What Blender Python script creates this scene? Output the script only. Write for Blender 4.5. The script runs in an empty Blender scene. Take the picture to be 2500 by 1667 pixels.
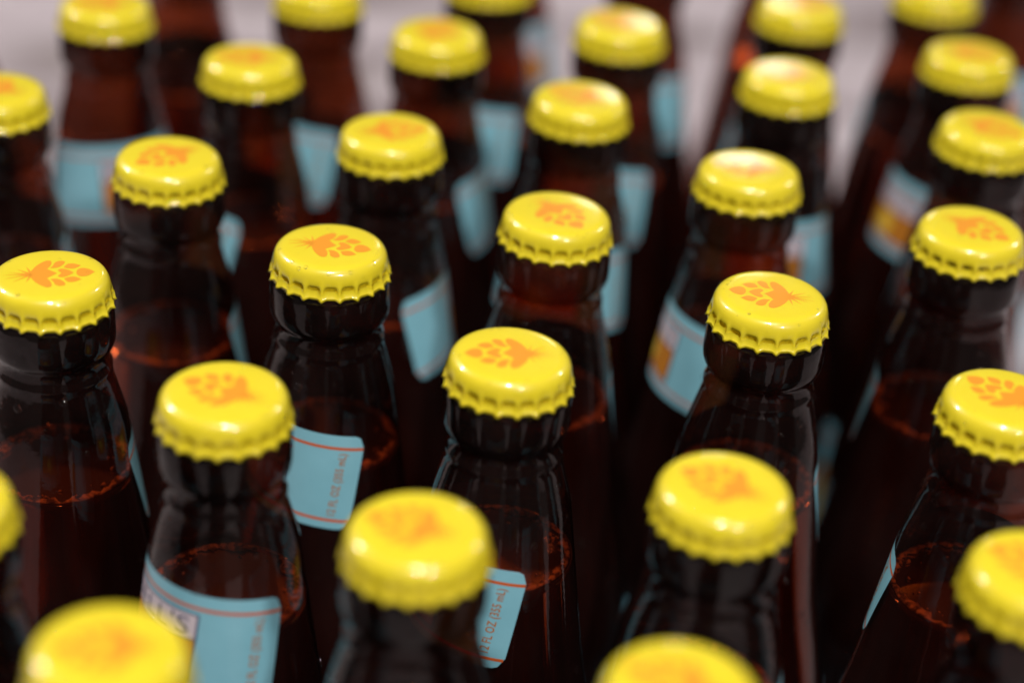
import bpy, bmesh, math, random
from mathutils import Vector, Matrix, noise
from mathutils.geometry import tessellate_polygon
R = math.radians
random.seed(7)
C = bpy.context.scene.collection
sc = bpy.context.scene

# ------------------------------------------------------------------ camera
CAP_Z = 0.229                                   # plane of the cap tops above the table
cam_d = bpy.data.cameras.new('camera'); cam = bpy.data.objects.new('camera', cam_d); C.objects.link(cam)
PITCH, ROLL = R(30.1468), R(4.3644)
F = Vector((0, math.cos(PITCH), -math.sin(PITCH)))
Rt0, U0 = Vector((1, 0, 0)), Vector((0, math.sin(PITCH), math.cos(PITCH)))
Rt = Rt0 * math.cos(ROLL) + U0 * math.sin(ROLL)
Up = -Rt0 * math.sin(ROLL) + U0 * math.cos(ROLL)
m = Matrix((Rt, Up, -F)).transposed().to_4x4(); m.translation = Vector((0, 0, CAP_Z + 0.21626))
cam.matrix_world = m
cam_d.sensor_width = 36; cam_d.lens = 68.23; cam_d.clip_start = 0.01; cam_d.clip_end = 50
cam_d.dof.use_dof = True; cam_d.dof.focus_distance = 0.452; cam_d.dof.aperture_fstop = 4.1; cam_d.dof.aperture_blades = 0
sc.camera = cam

# ------------------------------------------------------------------ render + exposure
sc.view_settings.view_transform = 'Standard'; sc.view_settings.look = 'None'
sc.view_settings.exposure = 0.0; sc.view_settings.gamma = 1.0
cy = sc.cycles
cy.max_bounces = 14; cy.diffuse_bounces = 4; cy.glossy_bounces = 6; cy.transmission_bounces = 12
cy.transparent_max_bounces = 40; cy.caustics_reflective = False; cy.caustics_refractive = False
cy.use_denoising = True; cy.sample_clamp_indirect = 4.0

# ------------------------------------------------------------------ world: the dim room round the bottles
w = bpy.data.worlds.new('World'); sc.world = w; w.use_nodes = True
bg = w.node_tree.nodes['Background']; bg.inputs[0].default_value = (1.0, 0.90, 0.85, 1); bg.inputs[1].default_value = 0.085

# ------------------------------------------------------------------ room lamps (small ceiling lamps with glints on the cap rims, plus an added fill)
def lamp(name, direction, dist, size, watts, col, sizey=None):
    d = bpy.data.lights.new(name, 'AREA'); d.shape = 'RECTANGLE'; d.size = size; d.size_y = sizey or size
    d.energy = watts; d.color = col
    o = bpy.data.objects.new(name, d); C.objects.link(o)
    tgt = Vector((0, 0.42, CAP_Z)); v = Vector(direction).normalized()
    o.location = tgt + v * dist
    o.rotation_euler = (-v).to_track_quat('-Z', 'Y').to_euler()
    return o
WARM = (1.0, 0.93, 0.84)
lamp('ceiling_or_fill_lamp', (0.02, -0.42, 0.90), 1.9, 0.17, 30, WARM, 0.12)
lamp('ceiling_or_fill_lamp', (-0.70, 0.38, 0.60), 2.1, 0.22, 24, WARM, 0.08)
lamp('ceiling_or_fill_lamp', (0.70, 0.50, 0.52), 2.3, 0.16, 8, WARM, 0.16)
lamp('ceiling_or_fill_lamp', (0.36, -0.72, 0.58), 2.3, 0.12, 19, WARM, 0.07)  # low front fill added to brighten the cap skirts; also glints on the rims
lamp('far_lamp', (0.115, 1.0, 0.355), 2.6, 0.20, 1.0, (1.0, 0.93, 0.86), 0.18)

# ------------------------------------------------------------------ materials
def mat(name):
    mt = bpy.data.materials.new(name); mt.use_nodes = True
    nt = mt.node_tree; return mt, nt, nt.nodes['Principled BSDF']
def simple(name, col, rough=0.5, spec=0.5, coat=0.0):
    mt, nt, b = mat(name)
    b.inputs['Base Color'].default_value = (*col, 1); b.inputs['Roughness'].default_value = rough
    b.inputs['Specular IOR Level'].default_value = spec
    b.inputs['Coat Weight'].default_value = coat; b.inputs['Coat Roughness'].default_value = 0.05
    return mt, nt, b
def varied(name, c1, c2, scale, rough, coat=0.0, bump=0.0, bscale=200, lo=0.35, hi=0.65):
    mt, nt, b = simple(name, c1, rough, 0.5, coat)
    tc = nt.nodes.new('ShaderNodeTexCoord'); n = nt.nodes.new('ShaderNodeTexNoise')
    n.inputs['Scale'].default_value = scale; n.inputs['Detail'].default_value = 4
    r = nt.nodes.new('ShaderNodeValToRGB')
    r.color_ramp.elements[0].color = (*c1, 1); r.color_ramp.elements[1].color = (*c2, 1)
    r.color_ramp.elements[0].position = lo; r.color_ramp.elements[1].position = hi
    nt.links.new(tc.outputs['Object'], n.inputs['Vector']); nt.links.new(n.outputs['Fac'], r.inputs['Fac'])
    nt.links.new(r.outputs['Color'], b.inputs['Base Color'])
    if bump:
        n2 = nt.nodes.new('ShaderNodeTexNoise'); n2.inputs['Scale'].default_value = bscale; n2.inputs['Detail'].default_value = 3
        bp = nt.nodes.new('ShaderNodeBump'); bp.inputs['Strength'].default_value = bump; bp.inputs['Distance'].default_value = 0.0004
        nt.links.new(tc.outputs['Object'], n2.inputs['Vector']); nt.links.new(n2.outputs['Fac'], bp.inputs['Height'])
        nt.links.new(bp.outputs['Normal'], b.inputs['Normal'])
    return mt
M = {}
M['cap'] = varied('yellow_enamel', (0.77, 0.640, 0.020), (0.80, 0.665, 0.026), 90, 0.36, 1.0, 0.06, 260)
nt = M['cap'].node_tree; b = nt.nodes['Principled BSDF']     # fine scuffs in the lacquer, as gloss only
tc = nt.nodes.new('ShaderNodeTexCoord'); oi = nt.nodes.new('ShaderNodeObjectInfo'); va = nt.nodes.new('ShaderNodeVectorMath'); va.operation = 'ADD'
mp = nt.nodes.new('ShaderNodeMapping'); mp.inputs['Scale'].default_value = (1, 3.5, 1); n5 = nt.nodes.new('ShaderNodeTexNoise'); n5.inputs['Scale'].default_value = 330; n5.inputs['Detail'].default_value = 5
mr = nt.nodes.new('ShaderNodeMapRange'); mr.inputs['From Min'].default_value = 0.45; mr.inputs['From Max'].default_value = 0.72; mr.inputs['To Min'].default_value = 0.04; mr.inputs['To Max'].default_value = 0.24
nt.links.new(tc.outputs['Object'], va.inputs[0]); nt.links.new(oi.outputs['Random'], va.inputs[1]); nt.links.new(va.outputs[0], mp.inputs[0]); nt.links.new(mp.outputs[0], n5.inputs['Vector'])
nt.links.new(n5.outputs['Fac'], mr.inputs['Value']); nt.links.new(mr.outputs[0], b.inputs['Coat Roughness'])
M['orange'] = simple('orange_print', (0.80, 0.32, 0.025), 0.30, 0.5, 0.6)[0]
M['paper'] = varied('pale_blue_paper', (0.20, 0.47, 0.60), (0.23, 0.51, 0.65), 60, 0.36, 0.25, 0.35, 140)
M['stripe'] = simple('red_orange_ink', (0.55, 0.10, 0.015), 0.4)[0]
M['ink'] = simple('ochre_ink', (0.40, 0.13, 0.015), 0.4)[0]
M['navy'] = simple('navy_ink', (0.035, 0.045, 0.14), 0.4)[0]
M['pale'] = simple('pale_lilac_ink', (0.60, 0.53, 0.60), 0.4)[0]
M['sun'] = simple('sun_orange_ink', (0.48, 0.18, 0.02), 0.4)[0]
M['sunrim'] = simple('sun_yellow_ink', (0.78, 0.52, 0.06), 0.4)[0]
M['foam'] = varied('beer_foam', (0.75, 0.58, 0.36), (0.10, 0.06, 0.03), 700, 0.5, 0, 0, 200, 0.42, 0.6)
def glass_material():
    mt = bpy.data.materials.new('amber_glass'); mt.use_nodes = True
    nt = mt.node_tree; nt.nodes.clear(); N = nt.nodes.new; L = nt.links.new
    out = N('ShaderNodeOutputMaterial'); mix = N('ShaderNodeMixShader'); tr = N('ShaderNodeBsdfTransparent'); gl = N('ShaderNodeBsdfGlossy')
    fr = N('ShaderNodeFresnel'); fr.inputs['IOR'].default_value = 1.52
    gl.inputs['Roughness'].default_value = 0.035
    # a thin wall: seen from inside it reflects like a pane, not like the inside of solid glass
    ge = N('ShaderNodeNewGeometry'); ior = N('ShaderNodeMapRange'); ior.inputs['To Min'].default_value = 1.50; ior.inputs['To Max'].default_value = 1 / 1.50
    L(ge.outputs['Backfacing'], ior.inputs['Value']); L(ior.outputs['Result'], fr.inputs['IOR'])
    tc = N('ShaderNodeTexCoord'); nz = N('ShaderNodeTexNoise'); nz.inputs['Scale'].default_value = 55; nz.inputs['Detail'].default_value = 2
    mp = N('ShaderNodeMapping'); mp.inputs['Scale'].default_value = (1, 1, 0.35)
    nz2 = N('ShaderNodeTexNoise'); nz2.inputs['Scale'].default_value = 700; nz2.inputs['Detail'].default_value = 2
    bp = N('ShaderNodeBump'); bp.inputs['Distance'].default_value = 0.0009; bp.inputs['Strength'].default_value = 0.16
    bp2 = N('ShaderNodeBump'); bp2.inputs['Distance'].default_value = 0.0001; bp2.inputs['Strength'].default_value = 0.25
    L(tc.outputs['Object'], mp.inputs['Vector']); L(mp.outputs['Vector'], nz.inputs['Vector']); L(tc.outputs['Object'], nz2.inputs['Vector'])
    L(nz.outputs['Fac'], bp.inputs['Height']); L(nz2.outputs['Fac'], bp2.inputs['Height']); L(bp.outputs['Normal'], bp2.inputs['Normal'])
    L(bp2.outputs['Normal'], gl.inputs['Normal']); L(bp2.outputs['Normal'], fr.inputs['Normal'])
    # uneven wall thickness: the brown is a little deeper in places
    n3 = N('ShaderNodeTexNoise'); n3.inputs['Scale'].default_value = 30
    r3 = N('ShaderNodeValToRGB'); r3.color_ramp.elements[0].position = 0.3; r3.color_ramp.elements[1].position = 0.7
    r3.color_ramp.elements[0].color = (0.33, 0.115, 0.055, 1); r3.color_ramp.elements[1].color = (0.47, 0.185, 0.09, 1)
    L(tc.outputs['Object'], n3.inputs['Vector']); L(n3.outputs['Fac'], r3.inputs['Fac']); # the moulded lip is much thicker glass than the neck below it
    sx = N('ShaderNodeSeparateXYZ'); zr = N('ShaderNodeMapRange'); zr.inputs['From Min'].default_value = -0.0205; zr.inputs['From Max'].default_value = -0.0195
    zr.inputs['To Min'].default_value = 1.0; zr.inputs['To Max'].default_value = 0.42
    vm = N('ShaderNodeVectorMath'); vm.operation = 'SCALE'
    L(tc.outputs['Object'], sx.inputs[0]); L(sx.outputs['Z'], zr.inputs['Value']); L(r3.outputs['Color'], vm.inputs[0]); L(zr.outputs['Result'], vm.inputs['Scale'])
    L(vm.outputs['Vector'], tr.inputs['Color'])
    L(fr.outputs['Fac'], mix.inputs['Fac']); L(tr.outputs['BSDF'], mix.inputs[1]); L(gl.outputs['BSDF'], mix.inputs[2])
    # uneven condensation and dust film; its haze is added to lift the blacks
    df = N('ShaderNodeBsdfDiffuse'); df.inputs['Color'].default_value = (0.42, 0.28, 0.28, 1); m2 = N('ShaderNodeMixShader')
    n4 = N('ShaderNodeTexNoise'); n4.inputs['Scale'].default_value = 48; n4.inputs['Detail'].default_value = 6
    r4 = N('ShaderNodeMapRange'); r4.inputs['From Min'].default_value = 0.38; r4.inputs['From Max'].default_value = 0.68
    r4.inputs['To Min'].default_value = 0.003; r4.inputs['To Max'].default_value = 0.018
    L(mp.outputs['Vector'], n4.inputs['Vector']); L(n4.outputs['Fac'], r4.inputs['Value']); L(r4.outputs['Result'], m2.inputs['Fac'])
    L(mix.outputs['Shader'], m2.inputs[1]); L(df.outputs['BSDF'], m2.inputs[2])
    L(m2.outputs['Shader'], out.inputs['Surface'])
    return mt
M['glass'] = glass_material()
mt, nt, b = simple('beer_surface_film', (0.05, 0.022, 0.010), 0.9, 0.0)
b.inputs['Transmission Weight'].default_value = 0.4; b.inputs['IOR'].default_value = 1.05
M['beertop'] = mt
mt, nt, b = simple('beer_liquid', (0.42, 0.19, 0.07), 0.0)
b.inputs['Transmission Weight'].default_value = 0.90; b.inputs["IOR"].default_value = 1.34
M['beer'] = mt
mt = bpy.data.materials.new('water'); mt.use_nodes = True; nt = mt.node_tree; nt.nodes.clear()
o_ = nt.nodes.new('ShaderNodeOutputMaterial'); x_ = nt.nodes.new('ShaderNodeMixShader'); t_ = nt.nodes.new('ShaderNodeBsdfTransparent')
g_ = nt.nodes.new('ShaderNodeBsdfGlossy'); f_ = nt.nodes.new('ShaderNodeFresnel'); f_.inputs['IOR'].default_value = 1.33
t_.inputs['Color'].default_value = (1, 1, 1, 1); g_.inputs['Roughness'].default_value = 0.06
e_ = nt.nodes.new('ShaderNodeNewGeometry'); r_ = nt.nodes.new('ShaderNodeMapRange'); r_.inputs['To Min'].default_value = 1.33; r_.inputs['To Max'].default_value = 1 / 1.33
nt.links.new(e_.outputs['Backfacing'], r_.inputs['Value']); nt.links.new(r_.outputs['Result'], f_.inputs['IOR'])
nt.links.new(f_.outputs[0], x_.inputs[0]); nt.links.new(t_.outputs[0], x_.inputs[1]); nt.links.new(g_.outputs[0], x_.inputs[2]); nt.links.new(x_.outputs[0], o_.inputs[0])
M['water'] = mt
M['wood'] = varied('pale_table', (0.24, 0.205, 0.22), (0.34, 0.29, 0.32), 12, 0.5)
M['cloth'] = varied('pale_liner_fold_shade', (0.13, 0.10, 0.105), (0.47, 0.42, 0.475), 9, 0.45, 0.1, 0.3, 60, 0.36, 0.54)  # dark stretched noise bands put the shade of the folds into the colour
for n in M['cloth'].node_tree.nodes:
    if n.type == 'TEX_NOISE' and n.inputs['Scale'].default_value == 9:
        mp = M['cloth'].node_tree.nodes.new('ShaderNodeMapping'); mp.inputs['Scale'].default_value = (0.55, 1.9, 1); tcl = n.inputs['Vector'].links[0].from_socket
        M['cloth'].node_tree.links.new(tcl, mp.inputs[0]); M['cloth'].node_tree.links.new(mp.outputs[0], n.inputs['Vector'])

# ------------------------------------------------------------------ mesh helpers
def mesh(name, verts, faces, material, smooth=True):
    me = bpy.data.meshes.new(name); me.from_pydata(verts, [], faces); me.update()
    me.materials.append(material)
    if smooth: me.polygons.foreach_set('use_smooth', [True] * len(me.polygons))
    return me
def lathe(prof, n=48, close_top=True, close_bottom=True):
    vs, fs = [], []
    for r, z in prof:
        for k in range(n):
            t = 2 * math.pi * k / n; vs.append((r * math.cos(t), r * math.sin(t), z))
    for i in range(len(prof) - 1):
        for k in range(n):
            a, b = i * n + k, i * n + (k + 1) % n
            fs.append((a, b, b + n, a + n))
    if close_top: fs.append(tuple(reversed(range(n))))
    if close_bottom: fs.append(tuple(range((len(prof) - 1) * n, len(prof) * n)))
    return vs, fs
def flip(fs): return [tuple(reversed(f)) for f in fs]
MM = 0.001
# ---- bottle outline, z in mm below the cap top, r in mm
OUT = [(12.6, -3.0), (13.0, -7.0), (13.9, -8.0), (14.3, -9.4), (14.45, -12.0), (14.5, -15.6), (14.35, -17.2), (13.9, -18.5), (13.2, -19.4), (12.95, -20.2), (12.95, -22.9), (13.45, -23.8), (13.5, -24.7), (13.35, -25.4), (13.55, -26.8), (14.2, -29.6), (15.2, -33.4), (16.4, -38.0)]
def cone_r(z): return 16.4 + (-38.0 - z) * 0.1357
OUT += [(cone_r(z), z) for z in (-44, -50, -56, -62, -68, -74, -80)]
OUT += [(23.5, -88), (25.0, -95.5), (26.6, -104), (27.8, -112), (28.45, -120), (28.6, -128), (28.6, -160), (28.6, -205), (28.3, -218), (27, -225), (24, -228.4), (21, -229.0)]
def r_at(z):
    for (r0, z0), (r1, z1) in zip(OUT, OUT[1:]):
        if z1 <= z <= z0: return r0 + (r1 - r0) * (z0 - z) / (z0 - z1)
    return 21
def glass_mesh():
    v, f = lathe([(r * MM, z * MM) for r, z in OUT], 64, False, True)
    return mesh('glass', v, f, M['glass'])
LEVEL = -53.5
def beer_mesh(level, tag):
    zs = [level + 0.5, level, level - 1.2] + [z for r, z in OUT if z < level - 3 and z > -226]
    prof = [((r_at(level) - 0.75), level + 0.55), (r_at(level) - 1.1, level + 0.1), (r_at(level) - 2.5, level), (0.5, level)][::-1]
    prof += [(r_at(z) - 0.7, z) for z in zs[2:]] + [(20, -226.5)]
    v, f = lathe([(r * MM, z * MM) for r, z in prof], 56, True, True)
    me = mesh(tag, v, f, M['beer']); me.materials.append(M['beertop'])
    for p in me.polygons:
        if p.normal.z > 0.5 and p.center.z > (level - 1) * MM: p.material_index = 1
    return me
def foam_mesh(seed, level):
    rnd = random.Random(seed); n = 120; vs, fs = [], []
    sec = 6
    for k in range(n):
        t = 2 * math.pi * k / n
        nn = noise.noise(Vector((math.cos(t) * 2.3, math.sin(t) * 2.3, seed)))
        n2 = noise.noise(Vector((math.cos(t) * 11, math.sin(t) * 11, seed + 5)))
        wd = max(0.10, 0.80 + 1.5 * nn + 0.7 * n2)
        for s in range(sec):
            a = 2 * math.pi * s / sec
            rr = r_at(level) - 1.35 - wd * 0.8 + wd * math.cos(a) * 1.0
            vs.append((rr * MM * math.cos(t), rr * MM * math.sin(t), (level + 0.55 + 0.55 * wd * math.sin(a) + 0.25 * n2) * MM))
    for k in range(n):
        for s in range(sec):
            a = k * sec + s; b = k * sec + (s + 1) % sec; c = ((k + 1) % n) * sec + (s + 1) % sec; d = ((k + 1) % n) * sec + s
            fs.append((a, d, c, b))
    for _ in range(70):            # loose bubbles and specks by the ring
        t = rnd.gauss(rnd.choice((0.4, 2.2, 4.4)), 0.5); rad = rnd.uniform(0.12, 0.5) * (1.5 if rnd.random() < .12 else 1)
        rr = r_at(level) - 1.6 - abs(rnd.gauss(0, 2.2)); z = level + 0.1 + rad * .4
        b0 = len(vs); c = Vector((rr * math.cos(t), rr * math.sin(t), z))
        st = rnd.uniform(1, 2.2)
        for d in ((1, 0, 0), (0, 1, 0), (-1, 0, 0), (0, -1, 0), (0, 0, 1), (0, 0, -1)):
            p = c + Vector((d[0] * math.cos(t) - d[1] * math.sin(t) * st, d[0] * math.sin(t) + d[1] * math.cos(t) * st, d[2])) * rad
            vs.append(tuple(p * MM))
        for a, b in ((0, 1), (1, 2), (2, 3), (3, 0)):
            fs.append((b0 + a, b0 + b, b0 + 4)); fs.append((b0 + b, b0 + a, b0 + 5))
    return mesh('foam', vs, fs, M['foam'])
# ---- crown cap, 21 flutes
def dome(r): return -0.14 * (r / 10.8) ** 2
def cap_mesh():
    n = 21 * 14; rows = []
    vs, fs = [], []
    prof = [  # (ridge r, pocket r, ridge z, pocket z)
        (3, 3, dome(3), dome(3)), (7, 7, dome(7), dome(7)), (10.4, 10.4, -0.13, -0.13), (11.5, 11.5, -0.25, -0.25), (12.3, 12.3, -0.55, -0.55),
        (12.95, 12.95, -1.1, -1.1), (13.35, 13.35, -1.8, -1.8), (13.6, 13.62, -2.6, -2.6), (13.78, 13.75, -3.4, -3.4), (13.95, 13.8, -4.1, -4.0),
        (14.1, 13.7, -4.8, -4.5), (14.2, 13.2, -5.4, -4.85), (14.35, 12.85, -6.0, -5.2), (14.5, 13.05, -6.8, -6.0), (14.7, 13.6, -7.5, -6.85), (15.0, 14.35, -8.1, -7.6)]
    vs.append((0, 0, 0))
    for i, (rr, rp, zr, zp) in enumerate(prof):
        for k in range(n):
            t = 2 * math.pi * k / n
            g = (0.5 + 0.5 * math.cos(21 * t)) ** 3.6
            r = rp + (rr - rp) * g; z = zp + (zr - zp) * g
            vs.append((r * MM * math.cos(t), r * MM * math.sin(t), z * MM))
    for k in range(n): fs.append((0, 1 + k, 1 + (k + 1) % n))
    for i in range(len(prof) - 1):
        for k in range(n):
            a, b = 1 + i * n + k, 1 + i * n + (k + 1) % n
            fs.append((b, a, a + n, b + n))
    # rolled inner lip, so that the skirt has sheet thickness
    base = len(vs); last = 1 + (len(prof) - 1) * n
    for k in range(n):
        x, y, z = vs[last + k]; s = 1 - 0.35 / (math.hypot(x, y) / MM); vs.append((x * s, y * s, z + 0.0001))
    for k in range(n):
        x, y, z = vs[last + k]; s = 1 - 0.5 / (math.hypot(x, y) / MM); vs.append((x * s, y * s, z + 0.0022))
    for k in range(n):
        a, b = last + k, last + (k + 1) % n; fs.append((b, a, base + k, base + (k + 1) % n))
        a, b = base + k, base + (k + 1) % n; fs.append((b, a, a + n, b + n))
    return mesh('cap', vs, flip(fs) if False else fs, M['cap'])
# ---- flat prints
def tess(polys):
    vs, fs = [], []
    for p in polys:
        b0 = len(vs); vs += p
        for t in tessellate_polygon([[Vector((x, y, 0)) for x, y in p]]):
            fs.append(tuple(b0 + i for i in t))
    return vs, fs
def subdiv(vs, fs, maxlen):
    bm = bmesh.new(); bv = [bm.verts.new((x, y, 0)) for x, y in vs]
    for f in fs:
        try: bm.faces.new([bv[i] for i in f])
        except ValueError: pass
    for _ in range(6):
        es = [e for e in bm.edges if e.calc_length() > maxlen]
        if not es: break
        bmesh.ops.subdivide_edges(bm, edges=es, cuts=1)
        bmesh.ops.triangulate(bm, faces=[f for f in bm.faces if len(f.verts) > 3])
    bm.verts.index_update()
    out = [(v.co.x, v.co.y) for v in bm.verts], [tuple(v.index for v in f.verts) for f in bm.faces]
    bm.free(); return out
def smooth_poly(p, closed_corners=()):
    q = []
    for i in range(len(p)):
        a, b, c = Vector(p[i - 1]), Vector(p[i]), Vector(p[(i + 1) % len(p)])
        if i in closed_corners: q.append(tuple(b)); continue
        for t in (0.0, 0.5, 1.0):
            a2, c2 = b + (a - b) * 0.34, b + (c - b) * 0.34
            q.append(tuple(a2 * (1 - t) ** 2 + b * 2 * t * (1 - t) + c2 * t * t))
    return q
def hop_mesh():
    crown = [(0, 0), (0.5, 1.4), (1.5, 3.6), (2.7, 5.2), (4.0, 6.3), (5.1, 6.2), (5.3, 4.9), (4.9, 3.4), (4.2, 2.2), (5.2, 1.2), (6.5, 0),
             (5.2, -1.2), (4.2, -2.2), (4.9, -3.4), (5.3, -4.9), (5.1, -6.2), (4.0, -6.3), (2.7, -5.2), (1.5, -3.6), (0.5, -1.4)]
    polys = [smooth_poly(crown, (0, 8, 10, 12))]
    for s in (1, -1):
        def m_(p): return [(x, y * s) for x, y in (p if s > 0 else p[::-1])]
        polys.append(smooth_poly(m_([(4.9, 2.6), (5.6, 3.7), (6.0, 5.3), (7.1, 6.0), (8.4, 5.6), (8.2, 4.4), (7.3, 3.1), (6.3, 2.5)]), (0,) if s > 0 else (7,)))
        polys.append(smooth_poly(m_([(7.9, 2.6), (8.4, 3.4), (8.9, 4.3), (10.3, 4.4), (12.0, 3.3), (11.0, 2.2), (9.8, 1.75)]), (4,) if s > 0 else (2,)))
    polys.append(smooth_poly([(6.5, 1.5), (7.6, 2.2), (9.2, 1.3), (10.3, 0), (9.2, -1.3), (7.6, -2.2), (6.5, -1.5), (7.5, 0)], (3, 7)))
    polys.append(smooth_poly([(10.9, 0.8), (11.6, 1.9), (12.7, 2.0), (13.9, 1.4), (15.1, 0), (13.9, -1.4), (12.7, -2.0), (11.6, -1.9), (10.9, -0.8)], (4,)))
    for a, ln, wd in ((176, 6.0, .30), (164, 5.0, .30), (192, 5.7, .30), (140, 3.8, .42), (215, 4.6, .40), (108, 3.5, .42), (250, 3.2, .42)):
        d = Vector((math.cos(R(a)), math.sin(R(a)))); p = Vector((-d.y, d.x)) * wd; o = Vector((0.7, 0))
        polys.append([tuple(o + p), tuple(o + d * (ln + 0.7)), tuple(o - p)])
    polys.append([(0.5 + 0.75 * math.cos(t * math.pi / 6), 0.9 * math.sin(t * math.pi / 6)) for t in range(12)])
    vs, fs = tess(polys); vs, fs = subdiv(vs, fs, 1.6)
    S = 0.98; out = []
    for x, y in vs:
        x, y = (x - 4.7) * S, y * S * 1.06
        out.append((x * MM, y * MM, (dome(math.hypot(x, y)) + 0.035) * MM))
    me = mesh('hop', out, fs, M['orange'])
    return me
def up_faces(me):   # make printed faces look outwards (+z or away from the axis)
    bm = bmesh.new(); bm.from_mesh(me)
    for f in bm.faces:
        c = f.calc_center_median(); n = f.normal
        ok = n.z > 0 if me.name.startswith('hop') else n.x * c.x + n.y * c.y > 0
        if not ok: f.normal_flip()
    bm.to_mesh(me); bm.free(); return me
# ---- neck label: a straight sheet wrapped on the cone, so that its ends droop
SA = math.sin(math.atan(0.1357)); CA = math.cos(math.atan(0.1357))
LTOP, LH, LW = -40.5, 25.3, 61.5
RHO0 = cone_r(LTOP) / SA
def neck_wrap(u, v, off):
    y = RHO0 + v; rho = math.hypot(u, y); psi = math.atan2(u, y) / SA
    r = rho * SA + off; z = LTOP - (rho - RHO0) * CA
    return (r * MM * math.sin(psi), -r * MM * math.cos(psi), z * MM)   # centre faces -Y (the camera), +u to the right
BTOP, BH, BW = -131.0, 72.0, 128.0
def body_wrap(u, v, off):
    r = 28.6 + off; a = u / 28.6
    return (r * MM * math.sin(a), -r * MM * math.cos(a), (BTOP - v) * MM)
def sheet(name, wv, hv, wrap, corner, off, material, du=1.2, dv=3.0):
    nu, nv = int(wv / du), int(hv / dv) + 1
    vs, fs = [], []
    for i in range(nu + 1):
        u = -wv / 2 + wv * i / nu; e = max(0, corner - (wv / 2 - abs(u)))
        ins = corner - math.sqrt(max(0, corner ** 2 - e ** 2))
        for j in range(nv + 1): vs.append(wrap(u, ins + (hv - 2 * ins) * j / nv, off))
    for i in range(nu):
        for j in range(nv):
            a = i * (nv + 1) + j; fs.append((a, a + 1, a + nv + 2, a + nv + 1))
    me = mesh(name, vs, fs, material); return up_faces(me)
def flat(name, polys, wrap, off, material, maxlen=1.5):
    vs, fs = tess(polys); vs, fs = subdiv(vs, fs, maxlen)
    me = mesh(name, [wrap(u, v, off) for u, v in vs], fs, material); return up_faces(me)
def rect(u0, v0, u1, v1): return [(u0, v0), (u0, v1), (u1, v1), (u1, v0)]
def text_mesh(name, body, height, width, center, rot, wrap, off, material, bold=0.0):
    cu = bpy.data.curves.new(name, 'FONT'); cu.body = body; cu.resolution_u = 3; cu.offset = bold; cu.space_character = 1.05
    tmp = bpy.data.objects.new(name, cu); C.objects.link(tmp)
    me = bpy.data.meshes.new_from_object(tmp.evaluated_get(bpy.context.evaluated_depsgraph_get()))
    xs = [v.co.x for v in me.vertices]; ys = [v.co.y for v in me.vertices]
    x0, x1, y0, y1 = min(xs), max(xs), min(ys), max(ys)
    c, s = math.cos(rot), math.sin(rot)
    bm = bmesh.new(); bm.from_mesh(me)
    for v in bm.verts:
        x = ((v.co.x - x0) / (x1 - x0) - 0.5) * width; y = ((v.co.y - y0) / (y1 - y0) - 0.5) * height
        v.co = (x * c - y * s, x * s + y * c, 0)
    vs = [(v.co.x, v.co.y) for v in bm.verts]; fs = [tuple(v.index for v in f.verts) for f in bm.faces]; bm.free()
    bpy.data.objects.remove(tmp); bpy.data.meshes.remove(me)
    vs, fs = subdiv(vs, fs, 1.5)
    me = mesh(name, [wrap(center[0] + x, center[1] - y, off) for x, y in vs], fs, material); return up_faces(me)
def disc(u, v, r, n=28, wob=0.0, spikes=0):
    return [(u + r * (1 + (wob if spikes and k % 2 else 0)) * math.cos(2 * math.pi * k / n), v + r * (1 + (wob if spikes and k % 2 else 0)) * math.sin(2 * math.pi * k / n)) for k in range(n)]
def drops_mesh(name, spots, n=8):
    """small sessile drops: (x, y, z, nx, ny, nz, radius) in mm"""
    vs, fs = [], []
    for x, y, z, nx, ny, nz, rad in spots:
        nrm = Vector((nx, ny, nz)).normalized(); t = nrm.orthogonal().normalized(); b = nrm.cross(t)
        b0 = len(vs); P = Vector((x, y, z))
        for rr, hh in ((1.0, -0.05), (0.86, 0.26), (0.5, 0.48)):
            for k in range(n):
                a = 2 * math.pi * k / n
                vs.append(tuple((P + (t * math.cos(a) + b * math.sin(a)) * rad * rr + nrm * rad * hh) * MM))
        vs.append(tuple((P + nrm * rad * 0.56) * MM))
        for i in range(2):
            for k in range(n):
                a, c = b0 + i * n + k, b0 + i * n + (k + 1) % n; fs.append((a, c, c + n, a + n))
        for k in range(n): fs.append((b0 + 2 * n + k, b0 + 2 * n + (k + 1) % n, b0 + 3 * n))
        fs.append(tuple(b0 + n - 1 - k for k in range(n)))
    return mesh(name, vs, fs, M['water'])
def cap_drops(seed, count):
    rnd = random.Random(seed); sp = []
    for _ in range(count):
        a = rnd.uniform(0, 2 * math.pi); k = rnd.random()
        if k < 0.30: r = rnd.uniform(6, 10.8); z = dome(r); n = (0, 0, 1)
        else:
            r, z, q = rnd.choice(((11.5, -0.22, .25), (12.3, -.55, .6), (12.95, -1.1, 1.1), (13.6, -2.6, 4)))
            n = (math.cos(a) * q, math.sin(a) * q, 1)
        sp.append((r * math.cos(a), r * math.sin(a), z, *n, rnd.choice((0.22, 0.3, 0.36, 0.46, 0.6))))
    return drops_mesh('cap_drops', sp, 10)
def glass_drops(seed, count):
    rnd = random.Random(seed); sp = []
    for _ in range(count):
        a = rnd.uniform(0, 2 * math.pi); z = -rnd.choice((rnd.uniform(22, 44), rnd.uniform(70, 100), rnd.uniform(80, 122), rnd.uniform(85, 122)))
        r = r_at(z); q = (r_at(z - 1) - r_at(z + 1)) / 2
        sp.append((r * math.cos(a), r * math.sin(a), z, math.cos(a), math.sin(a), q, rnd.choice((0.35, 0.5, 0.8, 1.2))))
    return drops_mesh('glass_drops', sp, 8)

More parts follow.
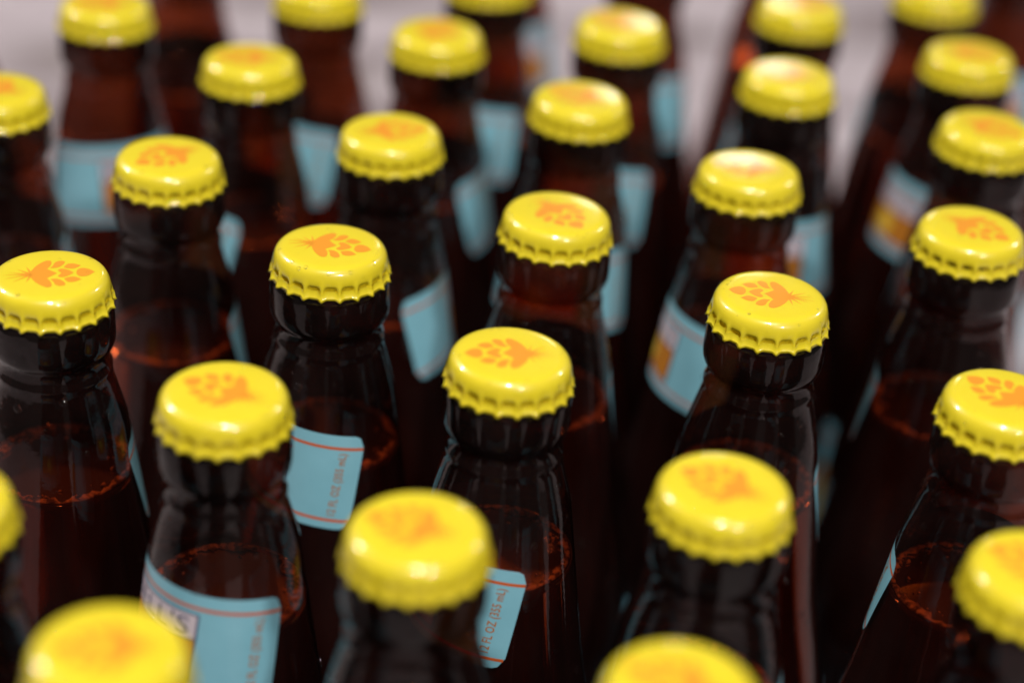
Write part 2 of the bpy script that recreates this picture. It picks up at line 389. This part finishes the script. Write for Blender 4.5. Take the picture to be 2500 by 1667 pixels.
# ------------------------------------------------------------------ shared meshes
ME = dict(
    glass=glass_mesh(), cap=cap_mesh(), hop=up_faces(hop_mesh()),
    label=sheet('label', LW, LH, neck_wrap, 3.0, 0.12, M['paper']),
    stripe_top=flat('stripe', [rect(-LW / 2 + .05, 3.0, LW / 2 - .05, 3.75)], neck_wrap, 0.16, M['stripe']),
    stripe_low=flat('stripe', [rect(-LW / 2 + .35, LH - 2.75, LW / 2 - .35, LH - 2.0)], neck_wrap, 0.16, M['stripe']),
    lettering=text_mesh('lettering', '12 FL OZ (355 mL)', 2.7, 16.9, (LW / 2 - 4.9, 13.1), R(90), neck_wrap, 0.17, M['ink'], 0.014),
    panel_edge=flat('panel_edge', [rect(-12.6, 4.9, 12.6, 21.6)], neck_wrap, 0.16, M['navy']),
    panel=flat('panel', [rect(-12.1, 5.3, 12.1, 11.0)], neck_wrap, 0.20, M['pale']),
    art=flat('art', [rect(-12.1, 11.4, 12.1, 21.2)], neck_wrap, 0.20, M['sun']),
    sun=flat('sun', [disc(0, 16.3, 3.4, 36, 0.25, 1)], neck_wrap, 0.24, M['sunrim']),
    name=text_mesh('name', "BELL'S", 4.2, 21.0, (0, 8.15), 0, neck_wrap, 0.24, M['navy'], 0.0),
    blabel=sheet('blabel', BW, BH, body_wrap, 4.0, 0.12, M['paper'], 2.5, 8),
    bstripe=flat('bstripe', [rect(-BW / 2 + .1, 4.6, BW / 2 - .1, 5.8)], body_wrap, 0.18, M['stripe'], 3),
    bstripe_low=flat('bstripe', [rect(-BW / 2 + .1, BH - 5.8, BW / 2 - .1, BH - 4.6)], body_wrap, 0.18, M['stripe'], 3),
    bsun=flat('bsun', [disc(0, 34, 17, 48, 0.18, 1)], body_wrap, 0.20, M['sun'], 3),
    bsunrim=flat('bsunrim', [disc(0, 34, 11, 36)], body_wrap, 0.26, M['sunrim'], 3),
)
LEVELS = (-52.6, -54.9, -53.5)
ME['beer'] = [beer_mesh(l, 'beer') for l in LEVELS]
ME['foam'] = [foam_mesh(i * 3 + 1, l) for i, l in enumerate(LEVELS)]
ME['cdrops'] = [cap_drops(s, c) for s, c in ((1, 14), (2, 26), (3, 20), (4, 34))]
ME['gdrops'] = [glass_drops(s, c) for s, c in ((11, 120), (12, 170), (13, 140))]

# ------------------------------------------------------------------ the pale table, and the pale crumpled sheet that starts behind the pack
def table():
    bm = bmesh.new(); bmesh.ops.create_cube(bm, size=1)
    for v in bm.verts: v.co = Vector((v.co.x * 1.5, 0.6 + v.co.y * 2.0, -0.0125 - 0.0125 + v.co.z * 0.025))
    me = bpy.data.meshes.new('table_surface'); bm.to_mesh(me); bm.free(); me.materials.append(M['wood'])
    o = bpy.data.objects.new('table_surface', me); C.objects.link(o); o['kind'] = 'structure'; o.location.z = 0.0123
    nx, ny = 130, 220; x0, x1, y0, y1 = -0.50, 0.55, 0.655, 1.55
    vs, fs = [], []
    for j in range(ny + 1):
        for i in range(nx + 1):
            x = x0 + (x1 - x0) * i / nx; y = y0 + (y1 - y0) * j / ny
            k = min(1, max(0, (y - 0.72) / 0.08))
            wob = noise.noise(Vector((x * 3, y * 3, 1)))
            ph = y * 70 + 3.0 * wob + x * 5 + 2.0 * noise.noise(Vector((x * 7, y * 2, 4)))
            rdg = max(0, math.sin(ph)) ** 1.6
            z = 0.0012 + k * (0.016 * rdg + 0.010 * noise.noise(Vector((x * 9, y * 9, 2))) + .008)
            vs.append((x, y, z))
    for j in range(ny):
        for i in range(nx):
            a = j * (nx + 1) + i; fs.append((a, a + 1, a + nx + 2, a + nx + 1))
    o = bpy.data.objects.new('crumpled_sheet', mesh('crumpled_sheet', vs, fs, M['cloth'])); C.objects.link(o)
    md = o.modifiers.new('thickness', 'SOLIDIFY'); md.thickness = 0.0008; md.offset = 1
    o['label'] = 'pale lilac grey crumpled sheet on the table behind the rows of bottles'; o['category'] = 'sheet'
table()

# ------------------------------------------------------------------ bottles
def child(name, me, parent, kind=None):
    o = bpy.data.objects.new(name, me); C.objects.link(o); o.parent = parent
    if kind: o['kind'] = kind
    return o
LABEL_DZ = {2: -3.2, 3: 0.0}     # how much lower single labels were stuck on, in mm
def bottle(x, y, hop, lab, label, body=None, var=0, drops=True, tilt=(0, 0)):
    t = bpy.data.objects.new('beer_bottle', None); C.objects.link(t); t.empty_display_size = 0.02
    t.location = (x, y, 0); t.rotation_euler = (R(tilt[0]), R(tilt[1]), 0)
    t['label'] = label; t['category'] = 'bottle'; t['group'] = 'capped beer bottles packed on the table'
    def part(name, me, kind=None, rz=0.0):
        o = child(name, me, t, kind); o.location = (0, 0, CAP_Z); o.rotation_euler = (0, 0, rz); return o
    def sub(name, me, parent, kind=None): return child(name, me, parent, kind)
    rz = R(lab)                    # the neck label's centre: 0 faces the camera, positive turns to the right
    part('glass_body', ME['glass'], None, R(var * 50))
    part('beer', ME['beer'][var % 3], None, 0)
    part('foam_ring', ME['foam'][var % 3], 'stuff', R(var * 77))
    c = part('cap', ME['cap'], None, R(var * 11.3)); c.rotation_euler.x = R(random.uniform(-1.1, 1.1)); c.rotation_euler.y = R(random.uniform(-1.1, 1.1))
    h = sub('hop_print', ME['hop'], c); h.rotation_euler = (0, 0, R(hop - var * 11.3)); h.location = (random.uniform(-.35, .35) * MM, random.uniform(-.35, .35) * MM, 0)
    if drops:
        sub('water_drops', ME['cdrops'][var % 4], c, 'stuff')
        part('water_drops', ME['gdrops'][var % 3], 'stuff', R(var * 131))
    l = part('neck_label', ME['label'], None, rz)
    dz = LABEL_DZ.get(var, random.uniform(-0.8, 0.5)); k = cone_r(LTOP + min(0, dz)) / cone_r(LTOP)
    l.location.z += dz * MM; l.scale = (k, k, 1)
    sub('stripe', ME['stripe_top'], l); sub('stripe', ME['stripe_low'], l)
    sub('volume_lettering', ME['lettering'], l); sub('panel_border', ME['panel_edge'], l)
    sub('name_panel', ME['panel'], l); sub('picture_panel', ME['art'], l); sub('sun_print', ME['sun'], l); sub('name_lettering', ME['name'], l)
    b = part('body_label', ME['blabel'], None, rz + R(random.uniform(-8, 8)) if body is None else R(body))
    sub('stripe', ME['bstripe'], b); sub('stripe', ME['bstripe_low'], b); sub('sun_print', ME['bsun'], b); sub('sun_centre', ME['bsunrim'], b)
    return t

B = [  # x, y, hop angle, label angle, label
 (-0.1067, 0.3874, 14, 180, 'sharp bottle cut by the left frame edge at mid height, its hop pointing right', None),
 (-0.0450, 0.4117, -5, -64, 'sharp bottle left of centre, hop pointing right, blue 12 FL OZ label end below', None),
 (0.0, 0.3675, -172, -77, 'bottle nearest the picture centre with the crispest 12 FL OZ lettering low on its right', None),
 (-0.0592, 0.3431, 160, -50, 'bottle at lower left with a white lettered panel on its wide blue neck label', None),
 (-0.0153, 0.3001, 164, 150, 'blurred bottle at bottom centre whose cap overlaps the crisp 12 FL OZ label', None),
 (0.0446, 0.3223, 153, 165, 'blurred bottle at lower right, between the bottom edge cap and the sharp right cap', None),
 (0.0603, 0.4037, 174, 165, 'sharp bottle right of centre, hop tip left, wide blue label behind its left side', None),
 (0.0090, 0.4390, -52, 175, 'slightly soft bottle just above the central one, hop tip slanting down to the right', None),
 (-0.0923, 0.4546, -136, 170, 'slightly soft bottle in the left half, directly behind the sharp left edge bottle', None),
 (-0.0370, 0.4809, 16, 121, 'soft bottle whose slanting blue label shows only on its right, behind the sharp left bottle', None),
 (0.0143, 0.5141, 153, -25, 'blurred bottle in the upper middle, directly behind the slightly soft hop slanting bottle', None),
 (-0.0818, 0.5244, -172, -102, 'blurred bottle at upper left, second cap from the left in the upper rows', None),
 (0.0599, 0.4745, 169, -93, 'bottle with white glare at the back of its cap, wide blue label lower left', None),
 (0.1153, 0.4486, -38, 180, 'soft bottle near the right frame edge at mid height, lowest of three caps stacked there', None),
 (0.1312, 0.5150, -32, 170, 'blurred bottle at the right frame edge, middle of three caps stacked there', None),
 (0.1354, 0.5728, -20, -72, 'blurred bottle at upper right, topmost of three caps stacked by the right frame edge', None),
 (0.0765, 0.5438, 165, -6, 'blurred bottle with the strongest glare on its cap, right of centre in the upper rows', None),
 (0.0264, 0.5757, 150, -53, 'blurred bottle top right of centre with glare only at the right of its cap', None),
 (-0.0296, 0.5559, 80, 132, 'blurred bottle top left of centre, orange spot at the very back of its cap', None),
 (-0.1316, 0.5590, -160, 42, 'blurred bottle in the top left corner with its blue neck label facing the camera', None),
 (0.0857, 0.6056, 10, 185, 'blurred bottle whose glaring cap is cut by the top frame edge, right of centre', None),
 (0.1089, 0.3653, 137, 180, 'sharp bottle at the lower right frame edge, the frame cutting its hop print', None),
 (-0.0648, 0.2583, -170, 150, 'most blurred bottle, its huge cap at the bottom left corner', None),
 (0.0337, 0.2602, 160, 150, 'very blurred bottle with its cap cut by the bottom frame edge, right of centre', None),
 (0.1039, 0.3027, 150, 150, 'blurred bottle in the lower right corner, cap cut by the right frame edge', None),
 (-0.1465, 0.4886, 160, 180, 'blurred bottle at upper left with half its cap outside the left frame edge', None),
 (-0.1060, 0.2990, 20, 180, 'blurred bottle at lower left with only a sliver of yellow cap in view', None),
 (-0.0700, 0.5880, 90, -70, 'back row bottle with just the cap skirt showing at the top edge, left of centre', None),
 (-0.0165, 0.6130, 90, -54, 'back row bottle with just the cap skirt showing at the top edge, near the middle', None),
 (0.1340, 0.6320, 90, 180, 'back row bottle with just the cap rim showing at the top edge, far right', None),
 (-0.1200, 0.6250, 90, 180, 'capless looking brown neck in the back row between the two top left caps', None),
 (0.0370, 0.6500, 90, -25, 'back row bottle with a pale blue label between the two top right of centre caps', None),
 (-0.0120, 0.6850, 90, 20, 'farthest bottle, its small blurred label with orange spot behind the top middle neck', None),
 (0.0880, 0.6830, 90, 100, 'back row bottle with a dull teal label left of the glaring cut off cap', None),
 (0.1730, 0.6780, 90, -20, 'back row bottle with a grey blue label in the top right corner', None),
 (-0.1870, 0.5750, 90, 180, 'brown glass shoulder at the extreme top left edge of the photo', None),
]
for i, (x, y, hop, lab, text, body) in enumerate(B):
    bottle(x, y, hop, lab, text[0].upper().lower() + text[1:], body, i, True)
